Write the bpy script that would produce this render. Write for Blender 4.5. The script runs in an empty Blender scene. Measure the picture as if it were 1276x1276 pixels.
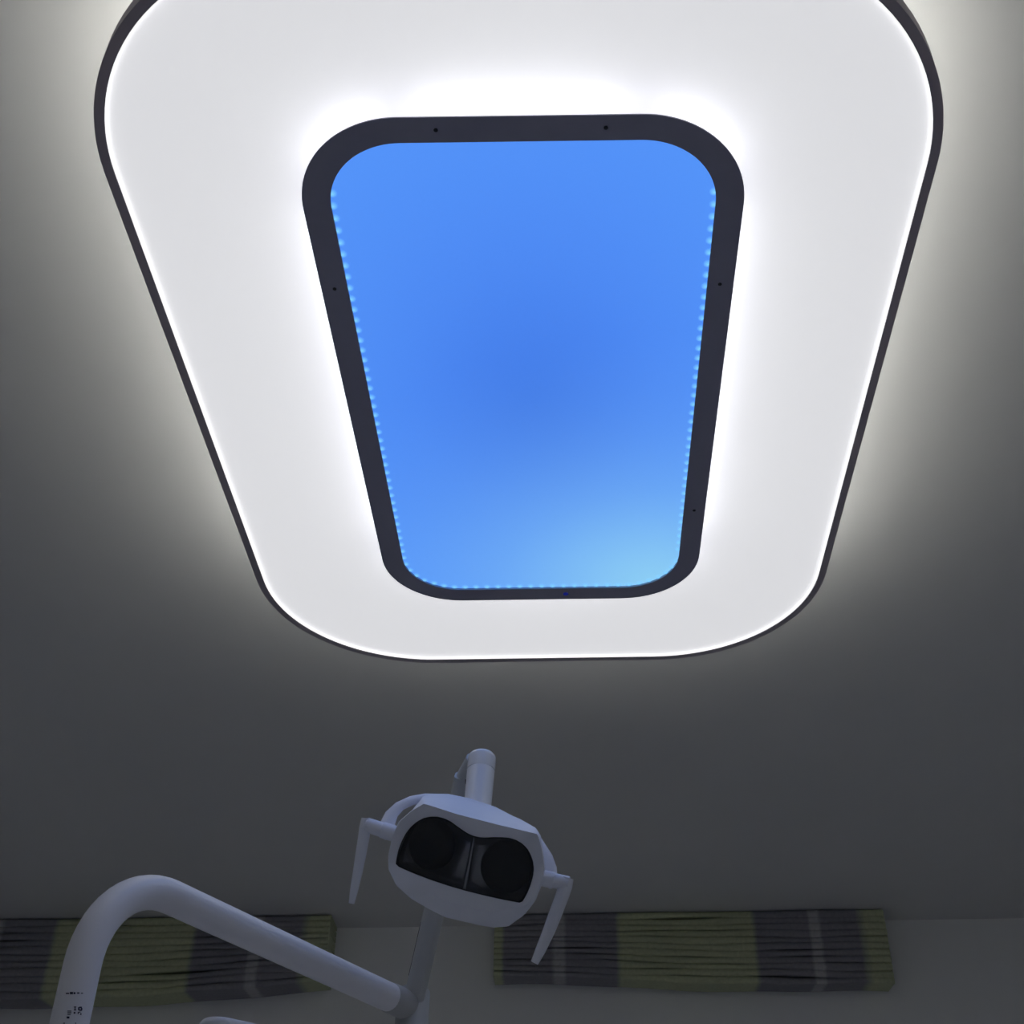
import bpy, bmesh, math, random
from mathutils import Vector, Matrix

random.seed(7)
scene = bpy.context.scene
COL = scene.collection

# ------------------------------------------------------------------ camera
CAM = Vector((0.0, 0.0, 1.10))
F = 1560.0
CX = 715.0          # optical centre of the photograph (it is cropped off-centre)
PITCH, YAW, ROLL = 0.6475725, 0.0019366, -0.0149539
_fw = Vector((math.sin(YAW) * math.cos(PITCH), math.cos(YAW) * math.cos(PITCH), math.sin(PITCH)))
_rt = Vector((math.cos(YAW), -math.sin(YAW), 0))
_up = _rt.cross(_fw)
RT = _rt * math.cos(ROLL) + _up * math.sin(ROLL)
UP = -_rt * math.sin(ROLL) + _up * math.cos(ROLL)
FW = _fw
cam_data = bpy.data.cameras.new('camera')
cam_data.sensor_fit = 'HORIZONTAL'
cam_data.sensor_width = 36.0
cam_data.lens = F / 1276.0 * 36.0
cam_data.shift_x = (638.0 - CX) / 1276.0
cam_data.clip_start = 0.02
cam = bpy.data.objects.new('camera', cam_data)
m = Matrix.Identity(4)
for i in range(3):
    m[i][0], m[i][1], m[i][2], m[i][3] = RT[i], UP[i], -FW[i], CAM[i]
cam.matrix_world = m
COL.objects.link(cam)
scene.camera = cam

# ------------------------------------------------------------------ world, exposure
world = bpy.data.worlds.new('world')
scene.world = world
world.use_nodes = True
world.node_tree.nodes['Background'].inputs[0].default_value = (0.02, 0.02, 0.022, 1)
world.node_tree.nodes['Background'].inputs[1].default_value = 1.0
scene.view_settings.view_transform = 'Standard'
scene.view_settings.look = 'None'
scene.view_settings.gamma = 1.0
scene.view_settings.use_curve_mapping = False
scene.view_settings.exposure = 0.0
# a closed pale room: let the light bounce on
scene.cycles.max_bounces = 14
scene.cycles.diffuse_bounces = 10

# light levels of the fitting's own lamps
SKY_LEVEL = 1.03
DIFFUSER_LEVEL = 0.64
GLOW_STRIP_LEVEL = 6.2
RIM_LIGHT_LEVEL = 0.95
UPLIGHT_LEVEL = 9.2

# ------------------------------------------------------------------ helpers
def ray(px, py):
    return RT * ((px - CX) / F) + UP * ((638 - py) / F) + FW

def W(px, py, depth):
    """world point seen at a pixel of the 1276 frame, at a depth in metres"""
    return CAM + ray(px, py) * depth

def on_z(px, py, z):
    r = ray(px, py)
    return CAM + r * ((z - CAM.z) / r.z)

def on_y(px, py, y):
    r = ray(px, py)
    return CAM + r * ((y - CAM.y) / r.y)

def srgb(r, g, b):
    def c(v):
        v /= 255.0
        return v / 12.92 if v <= 0.04045 else ((v + 0.055) / 1.055) ** 2.4
    return (c(r), c(g), c(b), 1)

def mat(name, color, rough=0.5, metal=0.0, emit=None, emit_strength=0.0, noise=0.0, noise_scale=30.0, bump=0.0, bump_scale=400.0, coat=0.0):
    mt = bpy.data.materials.new(name)
    mt.use_nodes = True
    nt = mt.node_tree
    b = nt.nodes['Principled BSDF']
    b.inputs['Base Color'].default_value = color if len(color) == 4 else (*color, 1)
    b.inputs['Roughness'].default_value = rough
    b.inputs['Metallic'].default_value = metal
    if coat:
        b.inputs['Coat Weight'].default_value = coat
    if emit:
        b.inputs['Emission Color'].default_value = emit if len(emit) == 4 else (*emit, 1)
        b.inputs['Emission Strength'].default_value = emit_strength
    tc = nt.nodes.new('ShaderNodeTexCoord')
    if noise:
        n = nt.nodes.new('ShaderNodeTexNoise')
        n.inputs['Scale'].default_value = noise_scale
        n.inputs['Detail'].default_value = 4
        nt.links.new(tc.outputs['Object'], n.inputs['Vector'])
        mr = nt.nodes.new('ShaderNodeMapRange')
        mr.inputs['To Min'].default_value = 1 - noise
        mr.inputs['To Max'].default_value = 1 + noise
        nt.links.new(n.outputs['Fac'], mr.inputs['Value'])
        mx = nt.nodes.new('ShaderNodeVectorMath')
        mx.operation = 'SCALE'
        mx.inputs[0].default_value = color[:3]
        nt.links.new(mr.outputs['Result'], mx.inputs['Scale'])
        nt.links.new(mx.outputs['Vector'], b.inputs['Base Color'])
    if bump:
        n2 = nt.nodes.new('ShaderNodeTexNoise')
        n2.inputs['Scale'].default_value = bump_scale
        n2.inputs['Detail'].default_value = 3
        nt.links.new(tc.outputs['Object'], n2.inputs['Vector'])
        bp = nt.nodes.new('ShaderNodeBump')
        bp.inputs['Strength'].default_value = bump
        bp.inputs['Distance'].default_value = 0.002
        nt.links.new(n2.outputs['Fac'], bp.inputs['Height'])
        nt.links.new(bp.outputs['Normal'], b.inputs['Normal'])
    return mt

def thing(name, label, cat, loc, group=None):
    o = bpy.data.objects.new(name, None)
    o.empty_display_size = 0.05
    o.location = loc
    COL.objects.link(o)
    o['label'] = label
    o['category'] = cat
    if group:
        o['group'] = group
    return o

def origin_of(o):
    v = Vector((0, 0, 0))
    while o:
        v += o.location
        o = o.parent
    return v

def obj(name, verts, faces, material, parent=None, smooth=None, label=None, kind=None, bevel=0.0):
    """one mesh object from world-space verts; smooth = angle in degrees"""
    off = origin_of(parent) if parent else Vector((0, 0, 0))
    me = bpy.data.meshes.new(name)
    me.from_pydata([tuple(Vector(v) - off) for v in verts], [], faces)
    bm = bmesh.new()
    bm.from_mesh(me)
    bmesh.ops.recalc_face_normals(bm, faces=bm.faces)
    if smooth is not None:
        a = math.radians(smooth)
        for f in bm.faces:
            f.smooth = True
        for e in bm.edges:
            if len(e.link_faces) == 2 and e.calc_face_angle(0) > a:
                e.smooth = False
    bm.to_mesh(me)
    bm.free()
    me.materials.append(material)
    o = bpy.data.objects.new(name, me)
    COL.objects.link(o)
    if parent:
        o.parent = parent
    if label:
        o['label'] = label
    if kind:
        o['kind'] = kind
    if bevel:
        md = o.modifiers.new('bevel', 'BEVEL')
        md.width = bevel
        md.segments = 2
        md.limit_method = 'ANGLE'
        md.angle_limit = math.radians(50)
    return o

def loft(loops, close_profile=False, cap0=False, cap1=False):
    n = len(loops[0])
    verts = [Vector(p) for lp in loops for p in lp]
    faces = []
    k = len(loops)
    rng = range(k) if close_profile else range(k - 1)
    for i in rng:
        j = (i + 1) % k
        for t in range(n):
            u = (t + 1) % n
            faces.append((i * n + t, i * n + u, j * n + u, j * n + t))
    if cap0:
        faces.append(tuple(range(n - 1, -1, -1)))
    if cap1:
        faces.append(tuple((k - 1) * n + t for t in range(n)))
    return verts, faces

def box(x0, x1, y0, y1, z0, z1):
    v = [(x, y, z) for z in (z0, z1) for (x, y) in ((x0, y0), (x1, y0), (x1, y1), (x0, y1))]
    f = [(0, 3, 2, 1), (4, 5, 6, 7), (0, 1, 5, 4), (1, 2, 6, 5), (2, 3, 7, 6), (3, 0, 4, 7)]
    return v, f

def merge(parts):
    V, Fc = [], []
    for v, f in parts:
        o = len(V)
        V += [Vector(p) for p in v]
        Fc += [tuple(i + o for i in q) for q in f]
    return V, Fc

def sweep(path, radii, n=20, ry=None, ref=None, cap=True):
    """tube along a path; radii per point; ry gives an elliptical second radius; ref fixes the first radius direction"""
    path = [Vector(p) for p in path]
    k = len(path)
    if not isinstance(radii, (list, tuple)):
        radii = [radii] * k
    if ry is None:
        ry = radii
    elif not isinstance(ry, (list, tuple)):
        ry = [ry] * k
    loops = []
    prev = None
    for i, p in enumerate(path):
        t = (path[min(i + 1, k - 1)] - path[max(i - 1, 0)]).normalized()
        if ref is not None:
            x = Vector(ref)
        elif prev is None:
            x = Vector((1, 0, 0)) if abs(t.x) < 0.9 else Vector((0, 1, 0))
        else:
            x = prev
        x = (x - t * x.dot(t)).normalized()
        prev = x
        y = t.cross(x)
        loops.append([p + x * (radii[i] * math.cos(a)) + y * (ry[i] * math.sin(a))
                      for a in (2 * math.pi * s / n for s in range(n))])
    return loft(loops, cap0=cap, cap1=cap)

def rounded_path_box(a, b, w, h, ref, r=0.3, n=6):
    """bar with rounded-rectangle section from a to b"""
    a, b = Vector(a), Vector(b)
    t = (b - a).normalized()
    x = Vector(ref)
    x = (x - t * x.dot(t)).normalized()
    y = t.cross(x)
    rr_ = min(w, h) * r
    sec = []
    for cx, cy, a0 in ((w/2-rr_, h/2-rr_, 0), (-w/2+rr_, h/2-rr_, 90), (-w/2+rr_, -h/2+rr_, 180), (w/2-rr_, -h/2+rr_, 270)):
        for s in range(n + 1):
            an = math.radians(a0 + 90 * s / n)
            sec.append((cx + rr_ * math.cos(an), cy + rr_ * math.sin(an)))
    return loft([[p + x * u + y * v for u, v in sec] for p in (a, b)], cap0=True, cap1=True)

def rrect(x0, x1, y0, y1, r, z, n=20, straight=14):
    pts = []
    for cx, cy, a0 in ((x1 - r, y1 - r, 0), (x0 + r, y1 - r, 90), (x0 + r, y0 + r, 180), (x1 - r, y0 + r, 270)):
        for s in range(n + 1):
            an = math.radians(a0 + 90 * s / n)
            pts.append(Vector((cx + r * math.cos(an), cy + r * math.sin(an), z)))
    return pts

# ------------------------------------------------------------------ materials
M = {}
M['ceiling'] = mat('ceiling_paint', (0.67, 0.665, 0.66), 0.9, noise=0.02, noise_scale=6, bump=0.08, bump_scale=500)
M['wall'] = mat('wall_paint', (0.84, 0.84, 0.83), 0.9, noise=0.03, noise_scale=4, bump=0.08, bump_scale=500)
M['floor'] = mat('floor_vinyl', (0.84, 0.84, 0.85), 0.6, noise=0.04, noise_scale=9)
M['rim'] = mat('dark_rim_metal', (0.47, 0.42, 0.46), 0.55, noise=0.04, noise_scale=60)
M['frame'] = mat('dark_slate_frame', (0.38, 0.38, 0.50), 0.5, noise=0.04, noise_scale=80)
M['screw'] = mat('black_screw', (0.012, 0.012, 0.02), 0.4)
M['indicator'] = mat('blue_indicator', (0.02, 0.02, 0.25), 0.2, emit=(0.006, 0.010, 0.12), emit_strength=1.0)
M['diffuser'] = mat('white_diffuser', (0.80, 0.80, 0.81), 0.6, emit=(0.985, 0.985, 1.01), emit_strength=DIFFUSER_LEVEL)
M['rimlight'] = mat('rim_light_line', (0.8, 0.8, 0.8), 0.6, emit=(1, 0.99, 0.98), emit_strength=RIM_LIGHT_LEVEL)
M['glowstrip'] = mat('white_led_strip', (0.8, 0.8, 0.8), 0.6, emit=(1, 1, 0.98), emit_strength=GLOW_STRIP_LEVEL)
M['uplight'] = mat('uplight_led_strip', (0.8, 0.8, 0.8), 0.6, emit=(1, 1.0, 0.90), emit_strength=UPLIGHT_LEVEL)
M['housing'] = mat('white_housing', (0.7, 0.7, 0.7), 0.6)
M['white'] = mat('white_lacquer', (0.86, 0.88, 0.96), 0.5, noise=0.02, noise_scale=20)
M['pole'] = mat('white_pole_paint', (0.88, 0.88, 0.93), 0.38, noise=0.03, noise_scale=25)
M['arm'] = mat('grey_white_arm', (0.50, 0.51, 0.51), 0.5, noise=0.04, noise_scale=25)
M['neck'] = mat('grey_white_neck', (0.92, 0.91, 0.89), 0.35, noise=0.03, noise_scale=25)
M['cap'] = mat('glossy_elbow_cap', (0.92, 0.91, 0.88), 0.2)
M['black'] = mat('black_rubber', (0.008, 0.009, 0.014), 0.45)
M['cup'] = mat('dark_reflector_cup', (0.012, 0.013, 0.018), 0.6)
M['tub'] = mat('grey_reflector_tray', (0.62, 0.62, 0.64), 0.22, metal=0.85, noise=0.35, noise_scale=22)
M['print'] = mat('printed_ink', (0.02, 0.02, 0.06), 0.5)

def sky_material():
    mt = bpy.data.materials.new('lit_blue_sky_panel')
    mt.use_nodes = True
    nt = mt.node_tree
    b = nt.nodes['Principled BSDF']
    b.inputs['Base Color'].default_value = (0.02, 0.06, 0.2, 1)
    b.inputs['Roughness'].default_value = 0.4
    tc = nt.nodes.new('ShaderNodeTexCoord')
    def dist_ramp(center, scale, stops):
        mp = nt.nodes.new('ShaderNodeVectorMath'); mp.operation = 'SUBTRACT'
        nt.links.new(tc.outputs['Object'], mp.inputs[0]); mp.inputs[1].default_value = center
        sc = nt.nodes.new('ShaderNodeVectorMath'); sc.operation = 'MULTIPLY'
        nt.links.new(mp.outputs[0], sc.inputs[0]); sc.inputs[1].default_value = scale
        ln = nt.nodes.new('ShaderNodeVectorMath'); ln.operation = 'LENGTH'
        nt.links.new(sc.outputs[0], ln.inputs[0])
        rp = nt.nodes.new('ShaderNodeValToRGB')
        rp.color_ramp.interpolation = 'B_SPLINE'
        e = rp.color_ramp.elements
        e[0].position, e[0].color = stops[0]
        e[1].position, e[1].color = stops[-1]
        for p, c in stops[1:-1]:
            q = e.new(p); q.color = c
        nt.links.new(ln.outputs['Value'], rp.inputs['Fac'])
        return rp
    # printed sky: deeper blue in the middle, paler towards the edge
    base = dist_ramp((0.0, -0.02, 0), (2.2, 1.45, 0), [(0.0, srgb(60, 116, 222)), (0.45, srgb(73, 132, 238)), (1.0, srgb(83, 147, 245))])
    # pale patch in one far corner
    pale = dist_ramp((0.23, 0.53, 0), (1.35, 1.40, 0), [(0.0, (1, 1, 1, 1)), (0.2, (0.66, 0.66, 0.66, 1)), (0.42, (0.30, 0.30, 0.30, 1)), (0.7, (0.08, 0.08, 0.08, 1)), (1.0, (0, 0, 0, 1))])
    mx = nt.nodes.new('ShaderNodeMix'); mx.data_type = 'RGBA'
    nt.links.new(pale.outputs['Color'], mx.inputs['Factor'])
    nt.links.new(base.outputs['Color'], mx.inputs['A'])
    mx.inputs['B'].default_value = srgb(140, 204, 238)
    nt.links.new(mx.outputs['Result'], b.inputs['Emission Color'])
    b.inputs['Emission Strength'].default_value = SKY_LEVEL
    return mt
M['sky'] = sky_material()

def led_material():
    mt = bpy.data.materials.new('cyan_edge_led')
    mt.use_nodes = True
    nt = mt.node_tree
    b = nt.nodes['Principled BSDF']
    b.inputs['Base Color'].default_value = (0.02, 0.06, 0.2, 1)
    b.inputs['Emission Color'].default_value = srgb(128, 208, 255)
    b.inputs['Emission Strength'].default_value = 1.05
    # alpha fades out to the rim: each hot spot's soft halo is painted in
    at = nt.nodes.new('ShaderNodeAttribute'); at.attribute_name = 'halo_fade'
    nt.links.new(at.outputs['Fac'], b.inputs['Alpha'])
    return mt
M['led'] = led_material()

def glass_material():
    mt = bpy.data.materials.new('clear_lamp_pane')
    mt.use_nodes = True
    nt = mt.node_tree
    nt.nodes.remove(nt.nodes['Principled BSDF'])
    out = nt.nodes['Material Output']
    tr = nt.nodes.new('ShaderNodeBsdfTransparent'); tr.inputs[0].default_value = (0.85, 0.86, 0.88, 1)
    gl = nt.nodes.new('ShaderNodeBsdfGlossy'); gl.inputs['Roughness'].default_value = 0.06
    fr = nt.nodes.new('ShaderNodeFresnel'); fr.inputs['IOR'].default_value = 1.5
    mx = nt.nodes.new('ShaderNodeMixShader')
    nt.links.new(fr.outputs[0], mx.inputs[0])
    nt.links.new(tr.outputs[0], mx.inputs[1])
    nt.links.new(gl.outputs[0], mx.inputs[2])
    nt.links.new(mx.outputs[0], out.inputs['Surface'])
    return mt
M['glass'] = glass_material()

def blind_material(name, width):
    """striped woven fabric: colours change across the width (object X, 0..width)"""
    mt = bpy.data.materials.new(name)
    mt.use_nodes = True
    nt = mt.node_tree
    b = nt.nodes['Principled BSDF']
    b.inputs['Roughness'].default_value = 0.95
    tc = nt.nodes.new('ShaderNodeTexCoord')
    sx = nt.nodes.new('ShaderNodeSeparateXYZ')
    nt.links.new(tc.outputs['Object'], sx.inputs[0])
    wob = nt.nodes.new('ShaderNodeTexNoise'); wob.inputs['Scale'].default_value = 35
    nt.links.new(tc.outputs['Object'], wob.inputs['Vector'])
    m1 = nt.nodes.new('ShaderNodeMath'); m1.operation = 'MULTIPLY_ADD'
    nt.links.new(wob.outputs['Fac'], m1.inputs[0]); m1.inputs[1].default_value = 0.012; nt.links.new(sx.outputs['X'], m1.inputs[2])
    dv = nt.nodes.new('ShaderNodeMath'); dv.operation = 'DIVIDE'
    nt.links.new(m1.outputs[0], dv.inputs[0]); dv.inputs[1].default_value = width
    rp = nt.nodes.new('ShaderNodeValToRGB')
    rp.color_ramp.interpolation = 'LINEAR'
    G, D, L = GREEN, DARK, LIGHTD
    stops = [(0.0, G), (0.022, G), (0.030, D), (0.150, D), (0.158, L), (0.180, L), (0.188, D), (0.312, D), (0.326, G),
             (0.660, G), (0.674, D), (0.805, D), (0.812, L), (0.832, L), (0.840, D), (0.930, D), (0.955, G), (1.0, G)]
    e = rp.color_ramp.elements
    e[0].position, e[0].color = stops[0]
    e[1].position, e[1].color = stops[-1]
    for p, c in stops[1:-1]:
        q = e.new(p); q.color = c
    nt.links.new(dv.outputs[0], rp.inputs['Fac'])
    # weave grain
    wv = nt.nodes.new('ShaderNodeTexNoise'); wv.inputs['Scale'].default_value = 90; wv.inputs['Detail'].default_value = 3
    nt.links.new(tc.outputs['Object'], wv.inputs['Vector'])
    mr = nt.nodes.new('ShaderNodeMapRange'); mr.inputs['To Min'].default_value = 0.8; mr.inputs['To Max'].default_value = 1.2
    nt.links.new(wv.outputs['Fac'], mr.inputs['Value'])
    vs = nt.nodes.new('ShaderNodeVectorMath'); vs.operation = 'SCALE'
    nt.links.new(rp.outputs['Color'], vs.inputs[0]); nt.links.new(mr.outputs['Result'], vs.inputs['Scale'])
    nt.links.new(vs.outputs[0], b.inputs['Base Color'])
    return mt
GREEN = (0.47, 0.50, 0.32, 1)
DARK = (0.26, 0.255, 0.275, 1)
LIGHTD = (0.43, 0.42, 0.44, 1)

# ------------------------------------------------------------------ room shell
Z0 = 2.55                 # underside plane of the fitting
ZC = 2.75                 # ceiling
YF = 4.830                 # far wall
XL, XR, YB = -2.62, 1.95, -0.95
def struct(name, vf, material):
    o = obj(name, vf[0], vf[1], material)
    o['kind'] = 'structure'
    return o
struct('floor', box(XL - .1, XR + .1, YB - .1, YF + .1, -0.1, 0.0), M['floor'])
struct('ceiling', box(XL - .1, XR + .1, YB - .1, YF + .1, ZC, ZC + 0.1), M['ceiling'])
struct('wall_far', box(XL - .1, XR + .1, YF, YF + .1, 0, ZC), M['wall'])
struct('wall_back', box(XL - .1, XR + .1, YB - .1, YB, 0, ZC), M['wall'])
struct('wall_left', box(XL - .1, XL, YB, YF, 0, ZC), M['wall'])
struct('wall_right', box(XR, XR + .1, YB, YF, 0, ZC), M['wall'])

# ------------------------------------------------------------------ ceiling luminaire
S = Z0 - CAM.z
OX0, OX1, OY0, OY1, OR_ = [S * v for v in (-0.448645, 0.359973, 0.533716, 1.710164, 0.234887)]
DROP = 0.0377
IX0, IX1, IY0, IY1, IR_, IW = [S * v for v in (-0.257478, 0.171763, 0.690233, 1.492549, 0.102374, 0.027448)]
RIMW = 0.0140
cx, cy = (OX0 + OX1) / 2, (OY0 + OY1) / 2
lum = thing('ceiling_luminaire', 'large dark rimmed white ceiling light with blue glowing sky panel', 'ceiling light', (cx, cy, ZC))

def O(off, z):
    return rrect(OX0 + off, OX1 - off, OY0 + off, OY1 - off, OR_ - off, z, 28)
def I(off, z):
    return rrect(IX0 + off, IX1 - off, IY0 + off, IY1 - off, max(IR_ - off, 0.005), z, 24)

obj('outer_rim', *loft([O(0, Z0), O(0, Z0 + .030), O(RIMW, Z0 + .030), O(RIMW, Z0)], close_profile=True), M['rim'], lum, smooth=40, label='dark metal rim around the white diffuser')
obj('rim_light', *loft([O(RIMW, Z0 + .0010), O(RIMW, Z0 + .006), O(RIMW + .002, Z0 + .006), O(RIMW + .002, Z0 + .0010)], close_profile=True), M['rimlight'], lum, smooth=40, label='thin bright light line inside the rim')
obj('diffuser', *loft([O(RIMW, Z0 + .006), O(RIMW, Z0 + .012)], cap0=True, cap1=True), M['diffuser'], lum, label='white glowing diffuser plate')
# uplight strip on the back of the plate, and mounting housing to the ceiling
obj('uplight_strip', *loft([O(.065, Z0 + .012), O(.065, Z0 + .018), O(.095, Z0 + .018), O(.095, Z0 + .012)], close_profile=True), M['uplight'], lum, smooth=40)
obj('mounting_housing', *loft([O(.30, Z0 + .012), O(.30, ZC)], cap0=True, cap1=True), M['housing'], lum, smooth=40)
# inner sky box
zi = Z0 - DROP
frame = obj('sky_frame', *loft([I(0, zi), I(0, zi + .002), I(IW, zi + .004), I(IW, zi)], close_profile=True), M['frame'], lum, smooth=40, label='dark slate frame around the blue panel')
obj('sky_box', *loft([I(.031, zi + .004), I(.031, Z0 + .006)], cap0=False), M['housing'], lum, smooth=40)
sky_c = Vector(((IX0 + IX1) / 2, (IY0 + IY1) / 2, zi + .0045))
sky_loops = [[p - sky_c for p in I(IW - .004, zi + .0045)], [p - sky_c for p in I(IW - .004, zi + .0085)]]
sky = obj('sky_panel', *loft(sky_loops, cap0=True, cap1=True), M['sky'], None, label='backlit blue sky panel')
sky.parent = lum
sky.location = sky_c - lum.location
# glow strips on the box walls behind the frame: straight runs and corner pieces with short gaps
def strip_segment(pts):
    n = len(pts)
    V = []
    for p, nrm in pts:
        for dz in (.006, .015):
            V.append(Vector((p.x, p.y, zi + dz)))
        for dz in (.015, .006):
            V.append(Vector((p.x, p.y, zi + dz)) - nrm * .002)
    Fc = []
    for i in range(n - 1):
        a, b_ = i * 4, (i + 1) * 4
        for k in range(4):
            l = (k + 1) % 4
            Fc.append((a + k, a + l, b_ + l, b_ + k))
    Fc.append((0, 1, 2, 3)); Fc.append(((n - 1) * 4 + 3, (n - 1) * 4 + 2, (n - 1) * 4 + 1, (n - 1) * 4))
    return V, Fc
so = .028
sx0, sx1, sy0, sy1, sr = IX0 + so, IX1 - so, IY0 + so, IY1 - so, IR_ - so
gap = 0.026
runs = [((sx1, sy0 + sr + gap), (sx1, sy1 - sr - gap), (1, 0)), ((sx1 - sr - gap, sy1), (sx0 + sr + gap, sy1), (0, 1)),
        ((sx0, sy1 - sr - gap), (sx0, sy0 + sr + gap), (-1, 0)), ((sx0 + sr + gap, sy0), (sx1 - sr - gap, sy0), (0, -1))]
for a, b_, nn in runs:
    nv = Vector((nn[0], nn[1], 0))
    obj('glow_strip', *strip_segment([(Vector((a[0], a[1], 0)), nv), (Vector((b_[0], b_[1], 0)), nv)]), M['glowstrip'], lum)
for ccx, ccy, a0 in ((sx1 - sr, sy1 - sr, 0), (sx0 + sr, sy1 - sr, 90), (sx0 + sr, sy0 + sr, 180), (sx1 - sr, sy0 + sr, 270)):
    pts = []
    for s in range(9):
        an = math.radians(a0 + 14 + 62 * s / 8)
        nv = Vector((math.cos(an), math.sin(an), 0))
        pts.append((Vector((ccx, ccy, 0)) + nv * sr, nv))
    obj('glow_strip', *strip_segment(pts), M['glowstrip'], lum, smooth=40)
# small screws and an indicator on the frame
def disc(p, r, h, n=12, dome=0.0):
    lo = [Vector((p.x + r * math.cos(t), p.y + r * math.sin(t), p.z)) for t in (2 * math.pi * s / n for s in range(n))]
    hi = [Vector((v.x, v.y, p.z - h)) for v in lo]
    top = [Vector((p.x + (v.x - p.x) * .6, p.y + (v.y - p.y) * .6, p.z - h - dome)) for v in lo]
    return loft([lo, hi, top], cap0=True, cap1=True)
for px, py in ((543, 162), (755, 159), (417, 360), (897, 354), (865, 636)):
    p = on_z(px, py, zi)
    obj('screw', *disc(p, .0030, .0008, dome=.0006), M['screw'], frame, smooth=50, label='small black screw head')
obj('indicator_light', *disc(on_z(705, 740, zi), .0055, .0008, dome=.001), M['indicator'], frame, smooth=50, label='tiny dark blue indicator light')
# small glowing domes for the edge LED hot spots, just inside the opening
def led_row():
    loop = I(IW + .0010, zi + .0043)
    n = len(loop)
    V, Fc, glow = [], [], []
    acc, pitch = 0.0, 0.0222
    for i in range(n):
        a, b_ = loop[i], loop[(i + 1) % n]
        L = (b_ - a).length
        t = pitch - acc
        while t <= L:
            p = a.lerp(b_, t / L)
            if p.y > IY0 + IW + .07:
                d = (b_ - a).normalized()
                nin = Vector((-d.y, d.x, 0))
                side = abs(nin.x) > .6
                rx, rw = .0082, (.0085 if side else .0080)
                c0 = len(V)
                ctr = p + nin * (0 if side else .003)
                V.append(ctr + nin * .001 - Vector((0, 0, .0022))); glow.append(1.0)
                for ring, (k, g, z) in enumerate(((.45, .55, .0017), (1.0, 0.0, .0))):
                    for s in range(12):
                        an = 2 * math.pi * s / 12
                        V.append(ctr + d * (rx * k * math.cos(an)) + nin * (rw * k * math.sin(an)) - Vector((0, 0, z)))
                        glow.append(g)
                for s in range(12):
                    u = (s + 1) % 12
                    Fc.append((c0, c0 + 1 + s, c0 + 1 + u))
                    Fc.append((c0 + 1 + s, c0 + 13 + s, c0 + 13 + u, c0 + 1 + u))
            t += pitch
        acc = L - (t - pitch)
    o = obj('edge_leds', V, Fc, M['led'], lum, smooth=60, label='row of tiny cyan edge lights', kind='stuff')
    at = o.data.attributes.new('halo_fade', 'FLOAT', 'POINT')
    at.data.foreach_set('value', glow)
led_row()

# ------------------------------------------------------------------ roman blinds
def roman_blind(label, x0, x1, yfront, ztop, nf, drop, seed, group):
    rnd = random.Random(seed)
    width = x1 - x0
    depth = YF - yfront
    root = thing('roman_blind', label, 'blind', (x0, YF, ztop), group)
    mt = blind_material('striped_blind_fabric', width)
    # head rail on the wall, hidden inside the top fold
    obj('headrail', *box(x0 + .02, x1 - .02, YF - .05, YF, ztop - .035, ztop), M['white'], root)
    NX = 72
    for k in range(nf):
        ph = [rnd.uniform(0, 6.28) for _ in range(4)]
        amp = 0.0030
        jut = rnd.uniform(-.004, .004)
        loops = []
        for i in range(NX + 1):
            u = i / NX
            x = x0 + width * u
            H = drop(u)
            fh = H / nf
            zt = ztop - fh * k
            wz = lambda j: amp * (math.sin(9 * u + ph[j]) + .6 * math.sin(23 * u + ph[(j + 1) % 4]))
            top, bot = zt + (wz(0) if k else 0), zt - fh * 1.10 + wz(1)
            ex = .012 * math.sin(math.pi * k / nf) + jut + .004 * math.sin(14 * u + ph[2])
            yf = yfront + .012 - ex * .6
            # a soft hanging loop: back top, front bulge, turned-under hem
            prof = [(YF - .02, top - .002), (yf + .010, top), (yf + .003, top - fh * .22), (yf, top - fh * .55), (yf + .001, bot + fh * .16),
                    (yf + .005, bot), (yf + .016, bot + fh * .08), (YF - .02, bot + fh * .25)]
            loops.append([Vector((x, y_, z_)) for y_, z_ in prof])
        obj('fold', *loft(loops, cap0=True, cap1=True), mt, root, smooth=70)
    return root

roman_blind('raised green and black striped fabric blind at the right, behind the lamp handle', on_y(615, 1180, 4.665).x, on_y(1108, 1180, 4.69).x, 4.680, ZC - .002, 11,
            lambda u: .228 + .010 * (1 - math.cos(math.pi * min(u * 1.6, 1))) + .030 * u, 3, 'striped fabric blinds')
roman_blind('raised green and black striped fabric blind at the left, behind the bent white pole', on_y(-92, 1200, 4.70).x, on_y(408, 1180, 4.66).x, 4.655, ZC - .004, 11,
            lambda u: .236 + .052 * (1 - max(0, (u - .55) / .45) ** 1.3), 5, 'striped fabric blinds')

# ------------------------------------------------------------------ dental lamp
ARMZ = CAM.z + 0.565
_a0, _a1 = on_z(205, 1114, ARMZ), on_z(490, 1245, ARMZ)
U = (_a1 - _a0).normalized()
_r = ray(103, 1201)
_t = (_a0.x * _r.y - _a0.y * _r.x) / (U.x * _r.y - U.y * _r.x)
PX, PY = _a0.x - U.x * _t, _a0.y - U.y * _t
ARML = (on_z(485, 1242.5, ARMZ) - Vector((PX, PY, ARMZ))).length
PR = 0.0208
lamp = thing('dental_lamp', 'white dental operating lamp with two handles on a bent pole', 'dental lamp', (PX, PY, 0))
BR = 0.115
path = [Vector((PX, PY, 0.02)), Vector((PX, PY, .5)), Vector((PX, PY, 1.0)), Vector((PX, PY, ARMZ - BR - .05)), Vector((PX, PY, ARMZ - BR))]
for s in range(1, 15):
    an = math.pi / 2 * s / 14
    path.append(Vector((PX, PY, ARMZ - BR)) + U * (BR * (1 - math.cos(an))) + Vector((0, 0, BR * math.sin(an))))
arm_end = Vector((PX, PY, ARMZ)) + U * (ARML + .03)
for s in (.3, .6, .9, 1.0):
    path.append(path[18].lerp(arm_end, s))
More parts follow.
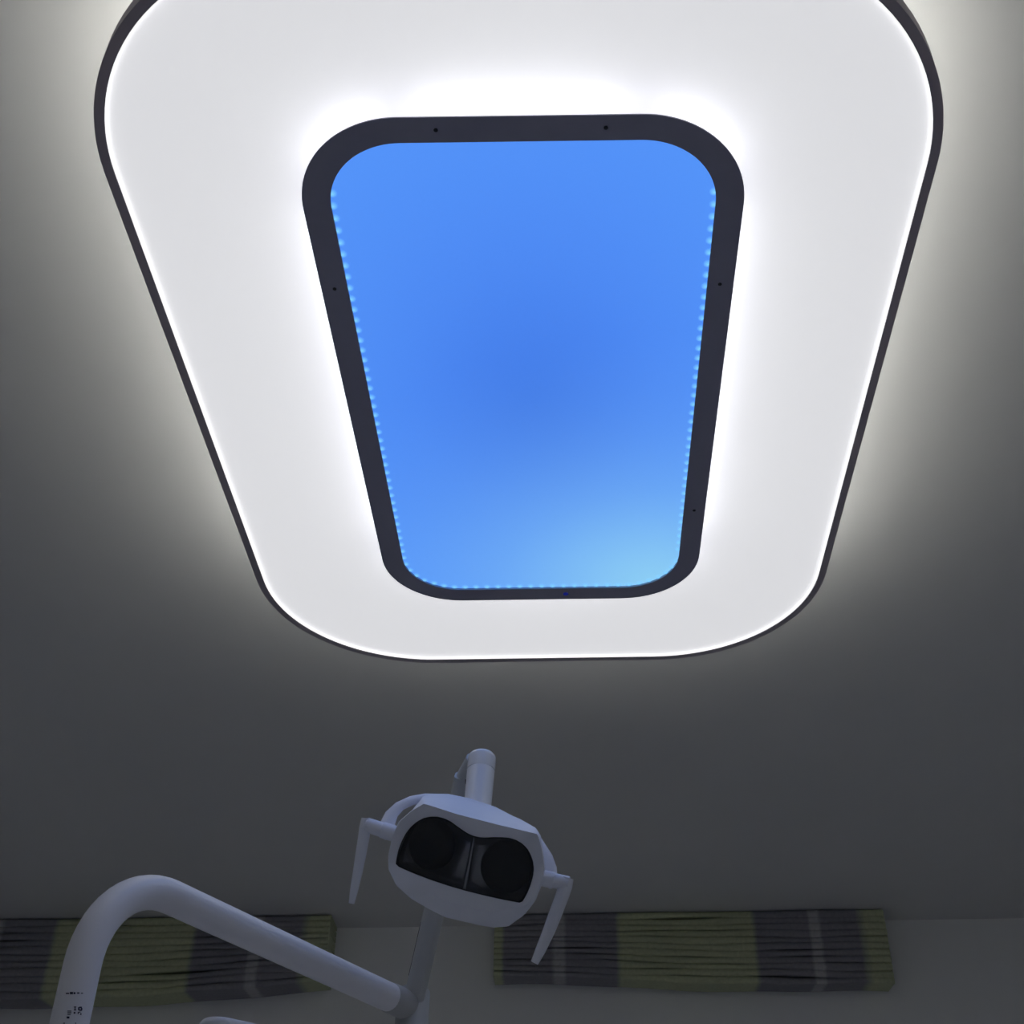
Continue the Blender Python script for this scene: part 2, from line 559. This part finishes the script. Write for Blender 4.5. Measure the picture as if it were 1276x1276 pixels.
pole = obj('support_pole', *sweep(path, PR, 28, ref=U.cross(Vector((0, 0, 1)))), M['pole'], lamp, smooth=50, label='white bent tubular support pole')
obj('floor_flange', *loft([[Vector((PX + r_ * math.cos(t), PY + r_ * math.sin(t), z_)) for t in (2 * math.pi * s / 32 for s in range(32))]
    for r_, z_ in ((.11, 0.0), (.11, .012), (.10, .02), (.035, .03), (.03, .05))], cap0=True, cap1=True), M['pole'], lamp, smooth=40)
# grey collar at the end of the pole
ce = arm_end
obj('arm_collar', *sweep([ce - U * .030, ce - U * .026, ce + U * .016, ce + U * .02], [PR * 1.0, PR * 1.06, PR * 1.06, PR * 1.0], 24), M['arm'], lamp, smooth=40)
# upright joint
jx, jy = (ce + U * .036).x, (ce + U * .036).y
JZ = ce.z
obj('swivel_joint', *loft([[Vector((jx + r_ * math.cos(t), jy + r_ * math.sin(t), z_)) for t in (2 * math.pi * s / 28 for s in range(28))]
    for r_, z_ in ((.020, JZ - .095), (.026, JZ - .09), (.026, JZ + .024), (.022, JZ + .030), (.010, JZ + .031))], cap0=True, cap1=True), M['arm'], lamp, smooth=40, label='grey swivel joint at the foot of the spring arm')
# spring arm up to the elbow
A0 = Vector((jx, jy, JZ + .005))
A1 = W(579.5, 968, 1.935)
sarm = obj('spring_arm', *rounded_path_box(A0, A1, .032, .040, RT, .35), M['arm'], lamp, smooth=40, label='grey straight spring arm behind the lamp head')
adir = (A1 - A0).normalized()
side = (RT - adir * RT.dot(adir)).normalized()
nrm = side.cross(adir)
if nrm.dot(FW) > 0:
    nrm = -nrm
sl0, sl1 = A0.lerp(A1, .13) - side * .0150 + nrm * .006, A0.lerp(A1, .36) - side * .0150 + nrm * .006
obj('slot', *rounded_path_box(sl0, sl1, .0035, .007, side, .4), M['black'], sarm, smooth=40, label='narrow dark slot')
# elbow and neck
E0, E1, E2 = W(600.5, 946, 1.912), W(599.2, 960, 1.899), W(594, 1016, 1.826)
ndir = (E0 - E1).normalized()
NR = 0.0216
cap_path = [E1, E0] + [E0 + ndir * (NR * .62 * math.sin(a)) for a in (math.pi / 2 * s / 6 for s in range(1, 7))]
cap_r = [NR * 1.0, NR * 1.0] + [max(NR * math.cos(math.pi / 2 * s / 6), .0008) for s in range(1, 7)]
obj('elbow_cap', *sweep(cap_path, cap_r, 28), M['cap'], lamp, smooth=50, label='glossy off-white elbow cap')
obj('elbow_link', *rounded_path_box(A1 - adir * .010, W(593, 947.5, 1.922), .031, .031, RT, .4), M['arm'], lamp, smooth=40)
obj('neck', *sweep([E1 - ndir * .0012, E2], [NR * .975, NR * .93], 28), M['neck'], lamp, smooth=50, label='off-white neck tube')
obj('neck_seam', *sweep([E1 + ndir * .0002, E1 - ndir * .0014], [NR * .985, NR * .985], 28), M['arm'], lamp, smooth=50)
bl = W(581.5, 974, 1.900)
obj('lock_screw', *sweep([bl + RT * .004, bl - RT * .002], [.0035, .0035], 12), M['black'], lamp, smooth=40, label='small black locking screw')

# lamp head, outlines at their own distance (w = metres towards the viewer from the head's middle plane)
HD = 1.75
def hp(px, py, w):
    # the whole head leans back a little: its lower edge is nearer
    return W(px, py, HD - w - 0.27 * (py - 1072) * HD / F)
HC = (580.0, 1080.0)
def resample(poly, N=160):
    out = []
    n = len(poly)
    for s in range(N):
        an = 2 * math.pi * s / N
        dx, dy = math.cos(an), math.sin(an)
        best = None
        for i in range(n):
            x1_, y1_ = poly[i][0] - HC[0], poly[i][1] - HC[1]
            x2_, y2_ = poly[(i + 1) % n][0] - HC[0], poly[(i + 1) % n][1] - HC[1]
            ex, ey = x2_ - x1_, y2_ - y1_
            den = dx * ey - dy * ex
            if abs(den) < 1e-9:
                continue
            t = (x1_ * ey - y1_ * ex) / den
            u_ = (x1_ * dy - y1_ * dx) / den
            if t > 0 and -1e-6 <= u_ <= 1 + 1e-6:
                best = t if best is None else max(best, t)
        out.append((HC[0] + dx * best, HC[1] + dy * best))
    return out
def smooth_poly(poly, it=1, keep=()):
    for _ in range(it):
        new = []
        n = len(poly)
        for i in range(n):
            p, q = poly[i], poly[(i + 1) % n]
            new.append((p[0] * .75 + q[0] * .25, p[1] * .75 + q[1] * .25))
            new.append((p[0] * .25 + q[0] * .75, p[1] * .25 + q[1] * .75))
        poly = new
    return poly
win = [(492.5, 1077), (497.3, 1053.8), (508.6, 1032.6), (524, 1020), (541, 1016.5), (558, 1020.8), (572, 1031.2), (586, 1040.5), (600.3, 1044), (620, 1042.8),
       (640, 1044.5), (655.4, 1053.8), (663.8, 1069.3), (666, 1086), (659.6, 1108.8), (650.5, 1125.2), (648, 1125.2), (614.4, 1118.7), (569.3, 1107.4), (527, 1093.3), (494.5, 1079.5)]
front = [(528.4, 1001.2), (569.3, 1014.5), (620, 1027.5), (669.8, 1039.3), (675, 1058), (678, 1080), (675.5, 1097.5), (667, 1122), (652.5, 1140), (633, 1154),
         (615, 1155.5), (597.5, 1152.5), (555, 1142.7), (535.4, 1132.8), (513, 1120), (494, 1103), (484.5, 1083), (484.2, 1066.5), (489, 1044), (497.3, 1024), (513, 1010.5)]
back = [(528, 991.2), (545, 989.8), (558, 990.9), (580.6, 996.3), (614.4, 1006.5), (648, 1020.5), (668, 1031.8), (674, 1042), (678, 1062), (680, 1082), (677, 1099), (668, 1120), (652, 1138), (632, 1150),
        (597, 1147), (556, 1137), (536, 1127), (514, 1114), (495, 1098), (486, 1082), (486, 1066), (491, 1044), (499, 1024), (514, 1009)]
winS = resample(smooth_poly(win, 1))
frontS = resample(front)
backS = resample(back)
def wfront(p):
    # face leans: the upper ridge stands proud, the chin curls back
    v = (p[1] - 1000) / 150.0
    return .040 - .012 * max(0, v) - .030 * max(0, v - .72) / .28
def scl(poly, k, c=(581, 1072)):
    return [(c[0] + (x - c[0]) * k, c[1] + (y - c[1]) * k) for x, y in poly]
def mix(a, b_, t):
    return [(p[0] * (1 - t) + q[0] * t, p[1] * (1 - t) + q[1] * t) for p, q in zip(a, b_)]
L_win0 = [hp(x, y, .012) for x, y in winS]
L_win = [hp(x, y, .0330 - .012 * (y - 1000) / 150) for x, y in winS]
mid1 = mix(winS, frontS, .5)
L_mid = [hp(x, y, .0360 - .012 * (y - 1000) / 150 - .010 * max(0, (y - 1108) / 45)) for x, y in mid1]
L_front = [hp(p[0], p[1], wfront(p)) for p in frontS]
L_edge = [hp(p[0], p[1], wfront(p) - .002) for p in mix(frontS, scl(frontS, 1.006), 1)]
L_back = [hp(p[0], p[1], -.030) for p in backS]
L_b2 = [hp(p[0], p[1], -.060) for p in scl(backS, .86)]
L_b3 = [hp(p[0], p[1], -.078) for p in scl(backS, .55)]
head = obj('head_housing', *loft([L_win0, L_win, L_mid, L_front, L_edge, L_back, L_b2, L_b3], cap1=True), M['white'], lamp, smooth=30, label='white faceted lamp head housing')
wz = lambda y: .0330 - .012 * (y - 1000) / 150
inn = scl(winS, .968, (580, 1075))
obj('window_trim', *loft([[hp(x, y, wz(y) + .0004) for x, y in scl(winS, .998, (580, 1075))], [hp(x, y, wz(y) + .0004) for x, y in inn], [hp(x, y, wz(y) - .006) for x, y in inn],
    [hp(x, y, wz(y) - .006) for x, y in scl(winS, .998, (580, 1075))]], close_profile=True), M['black'], head, smooth=40, label='thin black window seal')
pane_a = [hp(x, y, wz(y) - .002) for x, y in inn]
pane_b = [hp(x, y, wz(y) - .0035) for x, y in inn]
obj('window_pane', *loft([pane_a, pane_b], cap0=True, cap1=True), M['glass'], head, label='clear dark window pane')
t0 = [hp(x, y, wz(y) - .007) for x, y in scl(winS, .995, (580, 1075))]
t1 = [hp(x, y, -.018) for x, y in scl(winS, .90, (580, 1075))]
t2 = [hp(x, y, -.024) for x, y in scl(winS, .70, (580, 1078))]
obj('reflector_tray', *loft([t0, t1, t2], cap1=True), M['tub'], head, smooth=60, label='grey reflector tray behind the pane')
def cup(cxp, cyp, rx, ry_):
    loops = []
    for k, w_ in ((1.0, .006), (1.0, .014), (.97, .0155), (.93, .014), (.85, .004), (.62, -.006), (.30, -.010), (.05, -.011)):
        loops.append([hp(cxp + rx * k * math.cos(t), cyp + ry_ * k * math.sin(t), w_) for t in (2 * math.pi * s / 36 for s in range(36))])
    return loft(loops, cap1=True)
obj('reflector_cup', *cup(538.5, 1052, 30, 33), M['cup'], head, smooth=60, label='dark round reflector cup')
obj('reflector_cup', *cup(630.5, 1080, 32, 34), M['cup'], head, smooth=60, label='dark round reflector cup')

obj('streak_ridge', *sweep([hp(591, 1043, .010), hp(588, 1060, .004), hp(584, 1082, .000), hp(579, 1108, -.002)], [.0030, .0034, .0040, .0060], 14), M['tub'], head, smooth=50, label='grey ridge standing in for a reflected streak between the cups')  # ridge added in place of the pale streak mirrored in the tray

# yoke round the back of the head
yk = [(483, 1037, -.004), (483, 1026, -.010), (488, 1014.5, -.018), (498, 1004.5, -.026), (513, 997.5, -.032), (530, 994.5, -.038), (558, 995, -.046), (585, 1000.5, -.050), (615, 1011, -.048),
      (645, 1027, -.038), (668, 1048, -.026), (680, 1068, -.015), (684.5, 1082, -.008), (685, 1096, -.003)]
obj('yoke', *sweep([hp(*p) for p in yk], [.0062] * len(yk), 16, ry=[.011] * len(yk), ref=UP), M['white'], lamp, smooth=60, label='curved white yoke')
PXM = HD / F
def handle(hub, blade, radii, lab):
    hub3 = [hp(x, y, .002) for x, y in hub]
    h = obj('handle', *sweep([hp(x, y, .004) for x, y in blade], [r * PXM for r in radii], 16, ry=[r * PXM * .75 for r in radii], ref=RT), M['white'], lamp, smooth=50, label=lab)
    d = (hub3[1] - hub3[0]).normalized()
    obj('handle_hub', *sweep([hub3[0], hub3[0].lerp(hub3[1], .42), hub3[0].lerp(hub3[1], .44), hub3[0].lerp(hub3[1], .97), hub3[1]], [.0112, .0112, .0102, .0102, .0090], 22), M['white'], h, smooth=40)
    c = hub3[0].lerp(hub3[1], .30)
    obj('pivot_pin', *sweep([c - UP * .0085 - FW * .002, c - UP * .0112 - FW * .002], [.0030, .0026], 12), M['white'], h, smooth=40)
handle([(492, 1039), (455.5, 1027.5)], [(456.5, 1019.5), (455, 1031), (453, 1045), (449.5, 1065), (445.5, 1088), (441, 1110), (438, 1126)], [6.0, 7.4, 7.2, 6.8, 6.0, 5.0, 3.6], 'white tapering hand grip')
handle([(676, 1094), (709, 1101.5)], [(707.5, 1093.5), (704.5, 1104), (700, 1118), (692, 1139), (684, 1160), (673.5, 1184), (666, 1200)], [7.5, 8.8, 8.4, 8.2, 7.6, 6.4, 4.8], 'white tapering hand grip')

# small print on the pole: lines and symbols, flat patches on the tube wall
def on_pole(px, py):
    r = ray(px, py)
    a_ = r.x * r.x + r.y * r.y
    ox, oy = CAM.x - PX, CAM.y - PY
    b_ = 2 * (r.x * ox + r.y * oy)
    c_ = ox * ox + oy * oy - (PR + .0003) ** 2
    disc_ = max(b_ * b_ - 4 * a_ * c_, 0)
    return CAM + r * ((-b_ - math.sqrt(disc_)) / (2 * a_))
marks = []
def mark(x0, y0, x1, y1):
    pts = [on_pole(*q) for q in ((x0, y0), (x1, y0), (x1, y1), (x0, y1))]
    ctr = Vector((PX, PY, 0))
    inn_ = []
    for p in pts:
        d = Vector((p.x - PX, p.y - PY, 0)).normalized() * .0006
        inn_.append(p - d)
    marks.append(loft([pts, inn_], cap0=True, cap1=True))
for q in ((82, 1237, 86, 1238.6), (87, 1236, 91, 1238.8), (91.6, 1236.4, 94, 1238.6), (96, 1236.6, 99, 1238), (101, 1237, 103.5, 1238),
          (92, 1254.2, 95, 1255.2), (92.9, 1255.2, 94.1, 1258), (92, 1258, 95, 1259), (97.4, 1255, 99, 1259), (99, 1254.4, 102, 1256), (101, 1256, 102.6, 1258.6), (99, 1258, 102, 1259.6),
          (91.8, 1261, 94, 1263), (97, 1261, 98, 1263.6), (98, 1260.6, 100.4, 1261.6), (100, 1262.8, 101.6, 1264.4), (84, 1259.4, 89, 1260.4), (84, 1261.4, 89, 1262.4), (84, 1263.6, 88, 1264.6), (83, 1266.6, 86.5, 1269),
          (79, 1274.4, 95, 1275.6)):
    mark(*q)
obj('printed_symbols', *merge(marks), M['print'], pole, label='tiny dark printed symbols and lines on the pole', kind='stuff')

# ------------------------------------------------------------------ instrument tray beside the pole (only its grip in view)
tip = W(269, 1283, 1.30)
gdir = (on_z(336, 1297, tip.z) - tip).normalized()
gside = Vector((-gdir.y, gdir.x, 0))
g1 = tip + gdir * .20
tray = thing('instrument_tray', 'white rounded tray grip just showing at the bottom edge', 'tray', (g1.x, g1.y, 0))
def slab(c, hu, hv, r, z):
    return [Vector((c.x, c.y, 0)) + gdir * p.x + gside * p.y + Vector((0, 0, p.z)) for p in rrect(-hu, hu, -hv, hv, r, z, 8)]
gc = tip.lerp(g1, .5)
obj('grip', *loft([slab(gc, .113, .016, .0155, tip.z - .006), slab(gc, .117, .020, .0195, tip.z - .002), slab(gc, .117, .020, .0195, tip.z + .005), slab(gc, .114, .017, .0165, tip.z + .009)], cap0=True, cap1=True),
    M['white'], tray, smooth=50, label='white rounded grip bar')
tz = tip.z - .26
obj('tray_top', *loft([slab(g1, .156, .116, .02, tz), slab(g1, .16, .12, .024, tz + .003), slab(g1, .16, .12, .024, tz + .014), slab(g1, .15, .11, .015, tz + .014), slab(g1, .148, .108, .015, tz + .006)], cap0=True, cap1=True),
    M['white'], tray, smooth=50)
obj('tray_post', *sweep([Vector((g1.x, g1.y, .03)), Vector((g1.x, g1.y, tip.z - .004))], .014, 20), M['pole'], tray, smooth=50)
obj('tray_base', *loft([[Vector((g1.x + r_ * math.cos(t), g1.y + r_ * math.sin(t), z_)) for t in (2 * math.pi * s / 32 for s in range(32))]
    for r_, z_ in ((.15, 0.0), (.15, .015), (.13, .025), (.03, .035))], cap0=True, cap1=True), M['pole'], tray, smooth=40)
